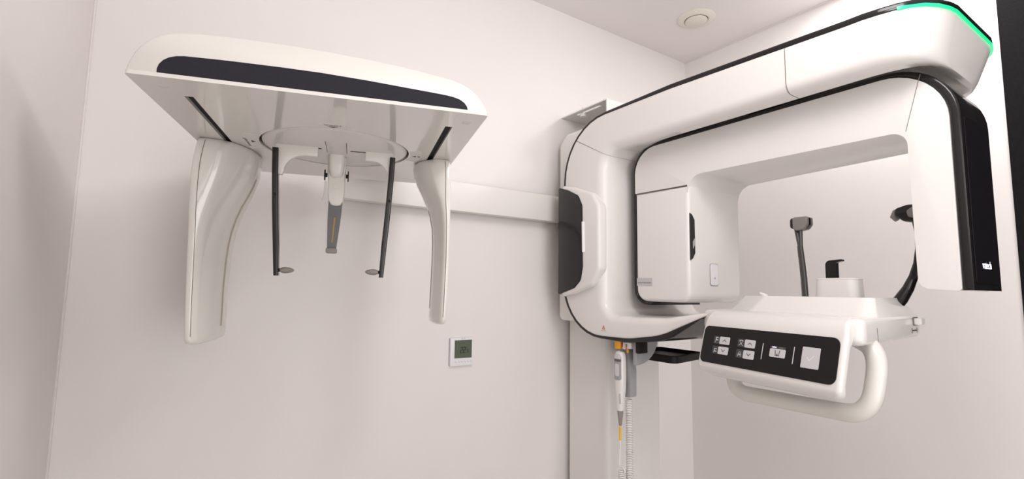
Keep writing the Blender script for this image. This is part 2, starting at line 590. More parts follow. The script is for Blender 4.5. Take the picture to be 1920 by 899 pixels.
# seams near the right corner of the arm
cs = stroke([(.366, 1.938 + .03), (.397, 1.852)], .0012, frame((UX0, 0, 0), (0, 1, 0), (0, 0, 1), (-1, 0, 0)), -.001, .0003)
mp('cover_seam', cs, SEAM, uarm, smooth=False)
# glossy end panel with the lit word mark
ep = MB().prism(rpoly([(1.300, 1.864, .012), (1.463, 1.864, .02), (1.463, 1.525, .01), (1.300, 1.525, .01)], 4), frame((0, .3062, 0), (1, 0, 0), (0, 0, 1), (0, -1, 0)), 0, .0022, .001, 1)
panel = mp('end_panel', ep, BLACKP, uarm)
mp('lit_word_mark', text_mb('vatech', frame((1.372, .3038, 1.5635), (1, 0, 0), (0, 0, 1), (0, -1, 0)), .0225, sx=1.03), LOGO, panel, smooth=False)

# ------------------------------------------------------------------ patient support under the arm
sup = MB()
sup.prism(rpoly([(1.062, .414, .02), (1.470, .452, .03), (1.62, .56, .06), (1.62, .80, .06), (1.40, .90, .08), (1.19, .84, .03), (1.150, .76, .02)], 6), FZ, 1.404, 1.4555, .012, 3)
support = mp('patient_support', sup, WHITE, sharp=30)
plb = rpoly([(1.190, .712, .03), (1.155, .430, .03), (1.492, .462, .04), (1.61, .56, .05), (1.60, .76, .05), (1.30, .84, .06)], 5)
plt = rpoly([(1.222, .690, .02), (1.205, .447, .02), (1.452, .480, .03), (1.57, .57, .04), (1.56, .73, .04), (1.31, .80, .04)], 5)
plt2 = [(x + (1.4 - x) * .012, y + (.62 - y) * .012) for x, y in plt]
plat = MB().loft([[Vector((x, y, 1.452)) for x, y in plb], [Vector((x, y, 1.458)) for x, y in [(a + (c - a) * .12, b + (d - b) * .12) for (a, b), (c, d) in zip(plb, plt)]],
                  [Vector((x, y, 1.491)) for x, y in plt], [Vector((x, y, 1.4945)) for x, y in plt2]])
mp('support_platform', plat, WHITE, support, sharp=40)
nub = MB().tube([(1.36, .758, 1.490), (1.357, .765, 1.4965), (1.35, .772, 1.503)], [.008, .006, .002], 10)
mp('support_lug', nub, WHITE, support)

# chin cup and bite strip
cc = MB()
ccb = rpoly([(1.392, .550, .022), (1.455, .550, .022), (1.455, .652, .022), (1.392, .652, .022)], 6)
rr = []
for z, s in ((1.494, 1.0), (1.536, .965), (1.541, .962), (1.5425, .93)):
    rr.append([Vector((1.42 + (x - 1.42) * s, .601 + (y - .601) * s, z)) for x, y in ccb])
cc.loft(rr)
chin = mp('chin_rest', cc, WHITE)
lip = MB().loft([[Vector((1.42 + (x - 1.42) * s, .601 + (y - .601) * s, z)) for x, y in ccb] for z, s in ((1.5385, .975), (1.5395, .99), (1.541, .985), (1.542, .95))])
mp('chin_rest_rim', lip, WHITE, chin)
bs = MB().prism(rpoly([(.628, 1.535), (.628, 1.588, .012), (.588, 1.591, .002), (.588, 1.586, .001), (.602, 1.583, .004), (.602, 1.535)], 5), FX, 1.412, 1.428, .0012, 1)
bite = mp('bite_support', bs, BLACK)
bite['label'] = 'black hooked bite strip'


# temple rests
def rest(pts, rads, pad, flat, forks=None):
    t = MB().tube(pts, rads, 12, flat=flat)
    a = mp('temple_rest', t, SMOKE)
    if forks:
        for fpts in forks:
            mp('fork', MB().tube(fpts, .0052, 10), SMOKE, a)
    return a


tl = rest([(1.42, .6845, 1.49), (1.42, .6860, 1.54), (1.42, .6885, 1.58), (1.42, .6910, 1.61), (1.42, .6925, 1.632)], [.0085, .0085, .0082, .008, .0075], None, .8,
          [[(1.42, .6925, 1.625), (1.42, .6965, 1.65), (1.42, .7010, 1.680)], [(1.42, .6905, 1.625), (1.42, .6900, 1.65), (1.42, .6895, 1.680)]])
pd = MB().prism(rpoly([(.663, 1.709, .004), (.711, 1.709, .008), (.711, 1.682, .008), (.690, 1.673, .006), (.672, 1.676, .012), (.663, 1.688, .01)], 5), FX, 1.405, 1.437, .004, 3)
mp('pad_back', pd, BLACK, tl)
pf = MB().prism(rpoly([(.662, 1.7095, .004), (.701, 1.7095, .006), (.701, 1.678, .008), (.690, 1.6725, .006), (.672, 1.6755, .012), (.662, 1.688, .01)], 5), FX, 1.399, 1.412, .003, 3)
mp('temple_pad', pf, PADGREY, tl)

rp = [(1.435, .487, 1.474), (1.435, .474, 1.492), (1.435, .459, 1.517), (1.435, .447, 1.545), (1.435, .439, 1.575), (1.435, .434, 1.61), (1.435, .433, 1.645), (1.435, .438, 1.680)]
ra = MB()
rings = []
for k, p in enumerate(rp):
    p = Vector(p)
    a, b = Vector(rp[max(0, k - 1)]), Vector(rp[min(len(rp) - 1, k + 1)])
    t = (b - a).normalized()
    n = Vector((0, -t.z, t.y))
    wv = [.0135, .0135, .011, .0085, .0065, .006, .006, .006][k]
    dx = [.019, .019, .018, .016, .013, .010, .008, .008][k]
    rings.append([p + n * (wv * math.cos(q * PI / 8)) + Vector((dx * math.sin(q * PI / 8), 0, 0)) for q in range(16)])
tr_ = mp('temple_rest', ra.loft(rings), BLACK)
pd = MB().prism(rpoly([(.388, 1.712, .008), (.448, 1.714, .008), (.472, 1.707, .010), (.474, 1.690, .012), (.455, 1.675, .012), (.425, 1.669, .008), (.388, 1.672, .006)], 5), FX, 1.418, 1.452, .006, 3)
mp('pad_back', pd, BLACK, tr_)
mp('temple_pad', MB().prism(rpoly([(.390, 1.706, .006), (.435, 1.707, .006), (.447, 1.699, .006), (.444, 1.684, .006), (.425, 1.677, .006), (.390, 1.678, .004)], 4), FX, 1.412, 1.42, .003, 2), PADGREY, tr_)
mp('pad_tip', MB().tube([(1.436, .462, 1.703), (1.436, .474, 1.699), (1.436, .478, 1.69), (1.436, .472, 1.681)], [.008, .0085, .0085, .006], 10), PADGREY, tr_)

# lever with printed scale on the right end of the support
ed = Vector((.408, .038, 0)).normalized()
en = Vector((ed.y, -ed.x, 0))
ef = frame(Vector((1.045, .4123, 0)) + en * .0002, ed, (0, 0, 1), en)
mp('slide_recess', MB().prism(rpoly([(.3655, 1.4515, .003), (.401, 1.4515, .003), (.401, 1.4325, .003), (.3655, 1.4325, .003)], 3), ef, 0, .002), SEAM, support, smooth=False)
lv = MB().box(.367, .398, 1.434, 1.4495, 0, .016, .003, 2, ef)
mp('slide_lever', lv, WHITE, support)
sc_ = MB()
for q, h in ((.354, .0055), (.396, .0055)):
    stroke([(q, 1.421 - h), (q, 1.421 + h)], .0011, ef, 0, .0006, sc_)
for q in (.361, .367, .373, .379, .384, .390):
    stroke([(q, 1.4202), (q, 1.4222)], .0013, ef, 0, .0006, sc_)
mp('printed_scale', sc_, INK, support, smooth=False)
mp('cover_seam', stroke([(.108, 1.410), (.104, 1.436)], .0012, ef, 0, .0004), SEAM, support, smooth=False)

# ------------------------------------------------------------------ control console
ya = math.radians(12)
NN = Vector((-math.cos(ya), math.sin(ya), 0))
UU = Vector((math.sin(ya), math.cos(ya), 0))
TT = Vector((1.076, .588, 1.419))
ta = math.radians(15)
VV = NN * math.sin(ta) - Vector((0, 0, 1)) * math.cos(ta)
PN = UU.cross(VV)
if PN.dot(NN) < 0:
    PN = -PN
cf = lambda e, z, u: TT + NN * e + Vector((0, 0, 1)) * (z - 1.419) + UU * u
prof = [((-.150, 1.4556), (-.150, 1.420), -.118, .150), ((-.07, 1.4575), (-.07, 1.420), -.138, .185), ((-.045, 1.4580), (-.052, 1.424), -.146, .195), ((-.030, 1.4555), (-.040, 1.426), -.151, .200), ((-.018, 1.449), (-.032, 1.424), -.154, .203),
        ((-.010, 1.440), (-.026, 1.420), -.156, .204), ((-.005, 1.430), (-.022, 1.412), -.157, .2045), ((-.002, 1.42), (-.018, 1.406), -.158, .205)]
for v in (.012, .03, .05, .07, .085):
    z = 1.419 - v * math.cos(ta)
    prof.append(((v * math.sin(ta), z), (v * math.sin(ta) - .016, z - .005), -.158, .205))
prof += [((.0245, 1.326), (.006, 1.318), -.1575, .2045), ((.0245, 1.319), (.006, 1.312), -.156, .202), ((.021, 1.312), (.004, 1.307), -.151, .196), ((.013, 1.305), (.002, 1.303), -.141, .184), ((.005, 1.3005), (.0, 1.2995), -.128, .168)]
con = MB().loft([section(i_, o_, u0, u1, .004, .0085, cf, 4) for o_, i_, u0, u1 in prof])
console = mp('control_console', con, WHITE, sharp=60)
pf_ = frame(TT + PN * .0012, UU, -VV, PN)        # console face: u, up (-v), out
kp = MB().prism(rpoly([(-.149, .0, .015), (.196, .0, .013), (.196, -.089, .013), (-.149, -.089, .015)], 6), pf_, -.006, .0006, .0004, 1)
pad = mp('key_panel', kp, BLACKM, console)
pad['label'] = 'black key panel with arrow keys and a tick key'
tk = .0006


def tile(name, u0, u1, v0, v1, m, h=.0008, r=.0025):
    return mp(name, MB().prism(rpoly([(u0, -v0, r), (u1, -v0, r), (u1, -v1, r), (u0, -v1, r)], 3), pf_, tk, tk + h, .0003, 1), m, pad)


rows = [(.160, .142, .111, .0235, .0415, 'up', 'gantry'), (.160, .142, .111, .0475, .0655, 'down', 'gantry'),
        (.0878, .0675, .0385, .0235, .0415, 'up', 'chin'), (.0878, .0675, .0375, .0475, .0665, 'down', 'chin')]
for ua, um_, ub, v0, v1, dr, kind in rows:
    b = tile('arrow_key', ub, um_, v0, v1, BTN)
    ic_ = tile('key_icon_tile', um_ + .0006, ua, v0, v1, ICONBG, .0005, .0015)
    uc, vc = (ub + um_) / 2, (v0 + v1) / 2
    s = 1 if dr == 'up' else -1
    h0 = tk + .0008
    mp('arrow_mark', stroke([(uc + .005, -vc - .0025 * s), (uc, -vc + .0022 * s), (uc - .005, -vc - .0025 * s)], .0014, pf_, h0, h0 + .0002), INK, b, smooth=False)
    ui = (um_ + ua) / 2
    h1 = tk + .0005
    ik = MB()
    if kind == 'gantry':
        q = .003 if dr == 'up' else -.0005
        stroke([(ui - .004, -vc + q + .003), (ui + .002, -vc + q + .003), (ui + .002, -vc + q - .003), (ui - .004, -vc + q - .003)], .0018, pf_, h1, h1 + .0002, ik)
        stroke([(ui + .003, -vc + q - .003), (ui + .004, -vc - .007)], .0005, pf_, h1, h1 + .0002, ik)
    else:
        q = .002 if dr == 'up' else 0
        ring = [(ui + .0028 * math.cos(a * PI / 5), -vc + q + .001 + .0034 * math.sin(a * PI / 5)) for a in range(11)]
        stroke(ring, .0007, pf_, h1, h1 + .0002, ik)
        stroke([(ui - .0055, -vc + q + (.003 if dr == 'up' else -.002)), (ui, -vc + q + (.0045 if dr == 'up' else -.001)), (ui + .0055, -vc + q + (.003 if dr == 'up' else -.002))], .0011, pf_, h1, h1 + .0002, ik)
        stroke([(ui - .005, -vc - .006), (ui, -vc - .001), (ui + .005, -vc - .006)], .0009, pf_, h1, h1 + .0002, ik)
    mp('key_icon', ik, ICON, ic_, smooth=False)
for u in (.0185, -.057):
    tile('divider_line', u - .001, u + .001, .027, .062, BTN, .0004, .0008)
k2 = tile('temple_key', -.0385, -.0005, .0355, .0535, BTN)
hd = tile('key_icon_tile', -.0375, -.0003, .0305, .0350, ICONBG, .0005, .001)
mp('key_caption', text_mb('OPEN', frame(TT + PN * .0025 + UU * -.0105 - VV * -.0327, -UU, -VV, PN), .0042, .0002), LEDV, hd, smooth=False)
mp('key_caption', text_mb('CLOSE', frame(TT + PN * .0025 + UU * -.0275 - VV * -.0329, -UU, -VV, PN), .0034, .0002), INKG, hd, smooth=False)
mk = MB()
for s in (1, -1):
    stroke([(-.0195 + s * .0055, -.0385), (-.0195 + s * .0048, -.0435), (-.0195 + s * .0042, -.0495)], .0013, pf_, tk + .0008, tk + .001, mk)
stroke([(-.0242, -.0497), (-.0148, -.0497)], .0013, pf_, tk + .0008, tk + .001, mk)
mk.prism([(-.0213, -.0492), (-.0177, -.0492), (-.0195, -.0445)], pf_, tk + .0008, tk + .001)
mp('key_icon', mk, INK, k2, smooth=False)
k3 = tile('confirm_key', -.1135, -.0755, .0240, .0655, BTN, .0010, .002)
mp('tick_mark', stroke([(-.0875, -.0445), (-.0925, -.0500), (-.1020, -.0405)], .0013, pf_, tk + .001, tk + .0012), BTNMARK, k3, smooth=False)

# grab handle behind the console


def hp(u, z, d):
    p = TT + UU * u - NN * d
    return Vector((p.x, p.y, z))


def round3(pts, r, n=6):
    out = []
    for k, p in enumerate(pts):
        if k in (0, len(pts) - 1):
            out.append(p)
            continue
        a, b = (pts[k - 1] - p), (pts[k + 1] - p)
        ra, rb = min(r, a.length * .48), min(r, b.length * .48)
        p0, p1 = p + a.normalized() * ra, p + b.normalized() * rb
        for i in range(n + 1):
            t = i / n
            out.append(p0 * (1 - t) ** 2 + p * 2 * t * (1 - t) + p1 * t * t)
    return out


hpts = round3([hp(-.085, 1.418, .115), hp(-.159, 1.394, .092), hp(-.152, 1.271, .065), hp(.185, 1.257, .065), hp(.185, 1.40, .10), hp(.12, 1.415, .115)], .05, 8)
mp('grab_handle', MB().tube(hpts, .0178, 18), CREAM)

# emergency stop, bracket fittings and tray below the gantry
es = MB().lathe([(0, 1.318), (.011, 1.318), (.012, 1.322), (.012, 1.352), (0, 1.352)], frame((1.205, 1.165, 0), (1, 0, 0), (0, 1, 0), (0, 0, 1)), 20)
emer = mp('emergency_stop', es, YELLOW)
mp('stop_button', MB().lathe([(0, 0), (.007, 0), (.009, .003), (.009, .012), (0, .012)], frame((1.212, 1.158, 1.330), (0, 0, 1), (.7, .7, 0), (.5, -.86, 0)), 18), RED, emer)
cl = MB().box(1.198, 1.222, 1.108, 1.122, 1.322, 1.352, .002).box(1.203, 1.217, 1.137, 1.145, 1.318, 1.345, .002)
cl.box(1.205, 1.215, 1.120, 1.140, 1.335, 1.352, .001)
mp('holder_clip', cl, WHITE)
mp('holder_clip_pin', MB().lathe([(0, 1.308), (.004, 1.308), (.004, 1.330), (0, 1.330)], frame((1.21, 1.130, 0), (1, 0, 0), (0, 1, 0), (0, 0, 1)), 12), YELLOW)
# grey half disc bracket
hd_ = [(1.205 + .118 * 0, 1.352)] + [(1.205 + .097 * math.cos(a), 1.352 - .078 * math.sin(a)) for a in [i * PI / 2 / 12 for i in range(13)]]
hb = MB().prism(hd_, FY, 1.088, 1.104, .002, 2)
mp('bracket_disc', hb, GREYP)
mp('bracket_block', MB().box(1.196, 1.235, 1.070, 1.086, 1.312, 1.35, .003), BLACKM)
# tray
t0 = [(1.285, 1.085), (1.505, 1.085), (1.505, .975), (1.37, .96), (1.285, .995)]
trayo = rpoly([(1.300, 1.235, .015), (1.490, 1.235, .015), (1.490, 1.055, .015), (1.300, 1.020, .02)], 5)
trayi = rpoly([(1.306, 1.229, .010), (1.484, 1.229, .010), (1.484, 1.061, .010), (1.306, 1.028, .015)], 5)
ty = MB().prism(trayo, FZ, 1.280, 1.303, .002, 1, holes=[trayi])
tray = mp('accessory_tray', ty, BLACKM)
mp('tray_floor', MB().prism(trayi, FZ, 1.282, 1.292), GREYD, tray)
mp('tray_arm', MB().box(1.36, 1.44, 1.225, 1.305, 1.276, 1.352, .004), BLACKM, tray)

# ------------------------------------------------------------------ hand switch with coiled cord, hanging in its holder
H0 = Vector((1.205, 1.12, 0))
hs = thing('exposure_switch', 'white handheld exposure switch hanging in a grey holder with a coiled white cord below', 'hand switch', H0)


def hsw(name, mb, m, parent=hs, **k):
    return mb.build(name, m, parent, off=H0, **k)


sx_, sy_ = 1.205, 1.157
hs_st = [(1.312, .004, .006), (1.309, .013, .010), (1.302, .0165, .013), (1.285, .018, .0145), (1.255, .0185, .015), (1.225, .0185, .015), (1.195, .0170, .014), (1.16, .0138, .012), (1.126, .0112, .010), (1.125, .006, .006)]
rg = []
for z, ry, rx in hs_st:
    cy_ = sy_ + (.0 if z > 1.2 else (1.2 - z) * .03)
    rg.append([Vector((sx_ + rx * math.copysign(abs(math.cos(a)) ** .75, math.cos(a)), cy_ + ry * math.copysign(abs(math.sin(a)) ** .75, math.sin(a)), z)) for a in [i * PI / 12 for i in range(24)]])
body = hsw('switch_body', MB().loft(rg), WHITE)


def body_pt(z, ang, grow):
    for p, q in zip(hs_st[:-1], hs_st[1:]):
        if q[0] <= z <= p[0]:
            t = (p[0] - z) / (p[0] - q[0])
            ry, rx = p[1] + (q[1] - p[1]) * t, p[2] + (q[2] - p[2]) * t
            break
    a = math.radians(ang)
    cy_ = sy_ + (.0 if z > 1.2 else (1.2 - z) * .03)
    return Vector((sx_ + (rx + grow) * math.copysign(abs(math.cos(a)) ** .75, math.cos(a)), cy_ + (ry + grow) * math.copysign(abs(math.sin(a)) ** .75, math.sin(a)), z))


def patch(zs, a0, a1, g, taper=0.0):
    rings = []
    for k, z in enumerate(zs):
        e = 0.0 if 0 < k < len(zs) - 1 else taper
        an = [a0 + e + (a1 - a0 - 2 * e) * i / 8 for i in range(9)]
        rings.append([body_pt(z, q, g) for q in an] + [body_pt(z, q, -.002) for q in an[::-1]])
    return MB().loft(rings)


face = hsw('key_insert', patch([1.3015, 1.295, 1.285, 1.265, 1.245, 1.232, 1.226, 1.222], 128, 226, .0009, 22), GREYP, body)
face['label'] = 'grey key insert'
hsw('exposure_key', patch([1.272, 1.268, 1.25, 1.238, 1.234], 160, 200, .0020, 8), BTN, face)
hsw('key_window', patch([1.2865, 1.2860, 1.2795, 1.279], 130, 224, .0013), GREYD, face)
hsw('top_cap', patch([1.3010, 1.296, 1.2885, 1.288], 136, 220, .0018, 10), BTN, face)
hsw('printed_word', text_mb('SWITCH', frame((sx_ - .0145, sy_ - .010, 1.165), (0, .06, 1), (.9, -.3, 0), (-.8, -.6, 0)), .008, .0004), INK, body, smooth=False)
cyb = sy_ + .0022
hsw('strain_relief', MB().lathe([(0, 1.126), (.0098, 1.126), (.0088, 1.115), (.005, 1.082), (.0032, 1.078), (0, 1.078)], frame((sx_, cyb, 0), (1, 0, 0), (0, 1, 0), (0, 0, 1)), 20), TAUPE)
cord = [Vector((sx_, cyb, 1.08)), Vector((sx_, cyb + .001, 1.04)), Vector((sx_, cyb + .003, .99)), Vector((sx_ - .001, cyb + .004, .955))]
for i in range(15):
    a = PI + i * 2 * PI / 14
    cord.append(Vector((sx_ - .002 - i * .0004, cyb - .008 - .0095 * math.cos(a + PI) * -1 - .0 * i, .945 - .012 * math.sin(a + PI) * -1)))
# straight lead with a loop, then the coil downwards
lead = hsw('cord', MB().tube(cord[:4] + [Vector((sx_ - .002, cyb - .008 + .0115 * math.cos(a), .945 + .0105 * math.sin(a))) for a in [i * 2 * PI / 16 for i in range(17)]], .0026, 10), CABLE)
hsw('cord_tag', MB().lathe([(0, 1.034), (.0036, 1.034), (.0036, 1.076), (0, 1.076)], frame((sx_, cyb + .0012, 0), (1, 0, 0), (0, 1, 0), (0, 0, 1)), 14), YLABEL, lead)


def coil(cx, cy, z0, z1, r, pitch, n=12):
    turns = (z1 - z0) / pitch
    m = int(turns * n)
    return [Vector((cx + r * math.cos(2 * PI * i / n), cy + r * math.sin(2 * PI * i / n), z0 + (z1 - z0) * i / m)) for i in range(m + 1)]


hsw('coiled_cord', MB().tube(coil(sx_ + .004, sy_ + .0005, .55, .945, .0105, .0058), .0024, 6), CABLE, lead)
hsw('coiled_cord', MB().tube(coil(sx_ + .024, sy_ - .013, .55, 1.16, .0095, .0052), .0022, 6), CABLE, lead)
# grey holder plate
hg = MB().prism(rpoly([(1.175, 1.330, .012), (1.143, 1.330, .022), (1.130, 1.25, .05), (1.131, 1.168, .006), (1.159, 1.166, .006), (1.157, 1.24, .05)], 6), FX, 1.2215, 1.249, .004, 3)
holder = mp('switch_holder', hg, GREYP)
mp('holder_hook', MB().tube([(1.226, 1.150, 1.327), (1.215, 1.150, 1.324), (1.210, 1.150, 1.319)], [.006, .006, .004], 12), BTNMARK, holder)

# ------------------------------------------------------------------ cephalometric unit
CY = math.radians(-16.9)
C0 = Vector((-.076, .879, 1.8))
ceph = thing('cephalometric_unit', 'white overhead x-ray head on the left with charcoal stripe and two curved hanging legs', 'x-ray head', C0, CY)
CM = Matrix.Translation(C0) @ Matrix.Rotation(CY, 4, 'Z')
CI = CM.inverted()
FA = frame((0, 0, 0), (1, 0, 0), (0, 0, 1), (0, 1, 0))      # (a, z) outline, depth along b
FD = frame((0, 0, 0), (0, 1, 0), (0, 0, 1), (1, 0, 0))      # (b, z) outline, depth along a


def cp(name, mb, m, parent=ceph, **k):
    return mb.build(name, m, parent, **k)


CW, CD = .533, .604
# housing shell: the curved front profile carried back with a falling roof
top = [(.0, .006), (.001, .013), (.004, .022), (.009, .034), (.016, .045), (.026, .056), (.038, .0635), (.052, .0685), (.068, .0715), (.087, .0738), (.107, .0752), (.140, .0762), (.180, .0765), (.226, .0760), (.28, .0742),
       (.339, .0710), (.39, .0670), (.444, .0600), (.468, .0570), (.487, .0520), (.503, .0440), (.515, .0340), (.524, .0235), (.530, .0130), (.533, .006)]
rings = []
for b, s, inset in ((0.0, .985, .0035), (.002, .995, .001), (.006, 1, 0), (.10, 1.0, 0), (.30, .92, 0), (.5, .80, 0), (.585, .75, 0), (.598, .72, .002), (CD, .66, .006)):
    ring = []
    for a, z in top:
        ring.append(Vector((inset + a * (CW - 2 * inset) / CW, b, .006 + (z - .006) * s)))
    rings.append(ring)
shell = cp('head_housing', MB().loft(rings), CREAM, sharp=50)
# bottom plate with two slots and the disc recess
DC = (.276, .312)
circ = [(DC[0] + .1525 * math.cos(2 * PI * i / 64), DC[1] + .1525 * math.sin(2 * PI * i / 64)) for i in range(64)]
slotL = [(.054, .070), (.067, .070), (.0685, .50), (.0555, .50)]
slotR = [(.4725, .078), (.4855, .078), (.4845, .50), (.4715, .50)]
bp = MB().prism(rpoly([(0, -.003, .006), (CW, -.003, .006), (CW, CD, .01), (0, CD, .01)], 4), FZ, -.0005, .0055, 0, holes=[circ, slotL, slotR])
bplate = cp('bottom_plate', bp, PLATE, sharp=30)
cp('cover_gap', MB().prism([(.003, .0005), (CW - .003, .0005), (CW - .003, CD - .003), (.003, CD - .003)], FZ, .0054, .0064, holes=[[(.01, .01), (CW - .01, .01), (CW - .01, CD - .01), (.01, CD - .01)]]), SEAM, bplate, smooth=False)
for sl in (slotL, slotR):
    a0, a1 = min(p[0] for p in sl) - .002, max(p[0] for p in sl) + .002
    b_ = MB().box(a0, a1, .066, .504, .0057, .018)
    cp('slot_channel', b_, DARKGAP, bplate, smooth=False)
cp('slot_edge', MB().box(.0665, .0685, .072, .5, .001, .006), GREYD, bplate, smooth=False)
for a, b in ((.036, .036), (.505, .046)):
    cp('screw_cap', MB().lathe([(0, 0), (.0075, 0), (.0085, .0006), (.0085, .002), (0, .002)], frame((a, b, -.0011), (1, 0, 0), (0, 1, 0), (0, 0, 1)), 24), CREAM2, bplate)
# charcoal inlay on the front
inl = [(.039, .0065), (.0388, .0120), (.0410, .0195), (.0460, .0262), (.0530, .0312), (.0620, .0344), (.0720, .0359), (.085, .0364), (.110, .0372), (.138, .0378), (.200, .0384), (.259, .0380), (.330, .0353), (.392, .0317),
       (.440, .0290), (.460, .0276), (.472, .0261), (.483, .0232), (.491, .0184), (.4960, .0122), (.4975, .0065)]
cp('front_inlay', MB().prism(inl, frame((0, 0, 0), (1, 0, 0), (0, 0, 1), (0, -1, 0)), -.003, .0012, .0005, 1, both=False), NAVY, shell)
shell_in = None
# rotating disc
disc = MB().lathe([(0, -.002), (.138, -.002), (.1465, .0005), (.148, .003), (.148, .005), (0, .005)], frame((DC[0], DC[1], 0), (1, 0, 0), (0, 1, 0), (0, 0, 1)), 72)
dsk = cp('rotating_disc', disc, CREAM2, sharp=50)
cp('disc_gap', MB().lathe([(0, .0056), (.1535, .0056), (.1535, .0059), (0, .0059)], frame((DC[0], DC[1], 0), (1, 0, 0), (0, 1, 0), (0, 0, 1)), 64), DARKGAP, bplate)
for a0, a1 in ((.165, .244), (.303, .388)):
    cp('guide_slit', MB().box(a0, a1, .309, .3135, -.0025, 0), DARKGAP, dsk, smooth=False)
for a in (.2545, .2955):
    cp('guide_groove', MB().box(a - .0006, a + .0006, .250, .335, -.0024, 0), SEAM, dsk, smooth=False)


# printed labels under the head
def lab(pts, word, tf, size, tri_, ins=0, sx=1.0):
    l = cp('printed_label', MB().prism(pts, FZ, -.0008, 0), LABEL, bplate, smooth=False)
    if word:
        cp('label_print', text_mb(word, tf, size, .0002, sx=sx), INK, l, smooth=False)
    cp('label_arrow', MB().prism(tri_, FZ, -.0011, -.0007), INK, l, smooth=False)
    return l


# lettering read from below: third frame axis points down
lab([(.250, .136), (.297, .136), (.299, .150), (.290, .158), (.262, .158), (.248, .150)][:2] + [(.297, .1575), (.250, .1575)], 'Lateral', frame((.2735, .1425, -.0009), (-1, 0, 0), (0, -1, 0), (0, 0, -1)).__call__, .0095,
    [(.264, .150), (.283, .150), (.2735, .1562)], sx=1.15)
lf = [(DC[0] + r * math.cos(a), DC[1] + r * math.sin(a)) for r, a in [(.157, math.radians(q)) for q in (172, 180, 190, 200)] + [(.183, math.radians(q)) for q in (200, 190, 180, 172)]]
lf = [(DC[0] + r * math.cos(math.radians(q)), DC[1] + r * math.sin(math.radians(q))) for r, q in [(.157, 200), (.157, 190), (.157, 180), (.157, 163), (.186, 163), (.186, 180), (.186, 190), (.186, 200)]]
lab(lf, 'R(tan) (reverse)', frame((.099, .315, -.0009), (0, 1, 0), (-1, 0, 0), (0, 0, -1)), .0095, [(.1085, .298), (.1085, .314), (.1165, .306)], sx=.95)
rf = [(DC[0] + r * math.cos(math.radians(q)), DC[1] + r * math.sin(math.radians(q))) for r, q in [(.157, -15), (.157, 0), (.157, 16), (.182, 16), (.182, 0), (.182, -15)]]
lab(rf, 'PA', frame((.4505, .311, -.0009), (0, -1, 0), (1, 0, 0), (0, 0, -1)), .0095, [(.4445, .306), (.4445, .318), (.4365, .312)])


# the two hanging legs
def leg(side, name, zb, label):
    """sections (z, outer a, inner a, front b, back b)"""
    if side < 0:
        secs = [(.0, .020, .094, .316, .500), (-.003, .010, .103, .308, .506), (-.012, .010, .104, .303, .507), (-.03, .008, .103, .300, .506), (-.055, .006, .0985, .298, .505), (-.075, .0055, .0925, .297, .504), (-.10, .0055, .0830, .297, .503), (-.125, .006, .0720, .297, .502),
                (-.15, .0065, .0640, .297, .500), (-.18, .008, .0570, .297, .498), (-.21, .009, .0530, .297, .496), (-.25, .010, .0505, .297, .494), (-.30, .012, .0495, .297, .492), (-.36, .014, .0505, .297, .490), (zb + .012, .016, .0505, .298, .489), (zb + .003, .018, .0490, .302, .485), (zb, .024, .044, .31, .475)]
    else:
        secs = [(.0, .458, .515, .316, .43), (-.003, .4515, .523, .311, .438), (-.012, .4500, .524, .307, .440), (-.03, .4530, .5245, .304, .440), (-.05, .4600, .525, .302, .438), (-.075, .4730, .525, .300, .436), (-.10, .4850, .5255, .299, .434), (-.125, .4930, .5255, .299, .432),
                (-.155, .4985, .5255, .299, .430), (-.19, .5005, .5255, .299, .428), (-.24, .5000, .5255, .299, .426), (-.30, .4985, .5245, .299, .424), (zb + .014, .4965, .5225, .299, .422), (zb + .004, .4975, .5215, .302, .420), (zb, .502, .518, .308, .412)]
    rings = []
    for z, a0, a1, b0, b1 in secs:
        w_, d_ = a1 - a0, b1 - b0
        if side < 0:
            pl_ = [(a0, b0 + .004, .003), (a0 + min(.012, w_ * .3), b0, .006), (a0 + w_ * .62, b0 + .010 + d_ * .02, w_ * .25), (a1, b0 + d_ * .45, .04), (a1 - w_ * .06, b1 - .012, .03), (a1 - w_ * .32, b1, .012), (a0, b1, .008)]
        else:
            pl_ = [(a1, b0 + .004, .003), (a1, b1, .006), (a0 + w_ * .32, b1, .010), (a0 + w_ * .06, b1 - .012, .02), (a0, b0 + d_ * .45, .03), (a0 + w_ * .38, b0 + .008 + d_ * .02, w_ * .25), (a1 - min(.012, w_ * .3), b0, .006)]
            pl_ = pl_[::-1]
        P = [Vector((x, y)) for x, y, r in pl_]
        ring = []
        for k in range(len(P)):
            p0, p1, p2, p3 = P[k - 1], P[k], P[(k + 1) % len(P)], P[(k + 2) % len(P)]
            c1, c2 = (p2 - p0).normalized() * (p2 - p1).length / 3, (p3 - p1).normalized() * (p2 - p1).length / 3
            for i in range(6):
                t = i / 6
                q = p1 * (1 - t) ** 3 + (p1 + c1) * 3 * t * (1 - t) ** 2 + (p2 - c2) * 3 * t * t * (1 - t) + p2 * t ** 3
                ring.append(Vector((q.x, q.y, z)))
        rings.append(ring)
    lg = cp(name, MB().loft(rings), PLATE, sharp=65)
    lg['label'] = label
    return lg, rings


legL, sL = leg(-1, 'sensor_leg', -.414, 'wider left leg with a tan slit')
legR, sR = leg(1, 'collimator_leg', -.378, 'narrower right leg')


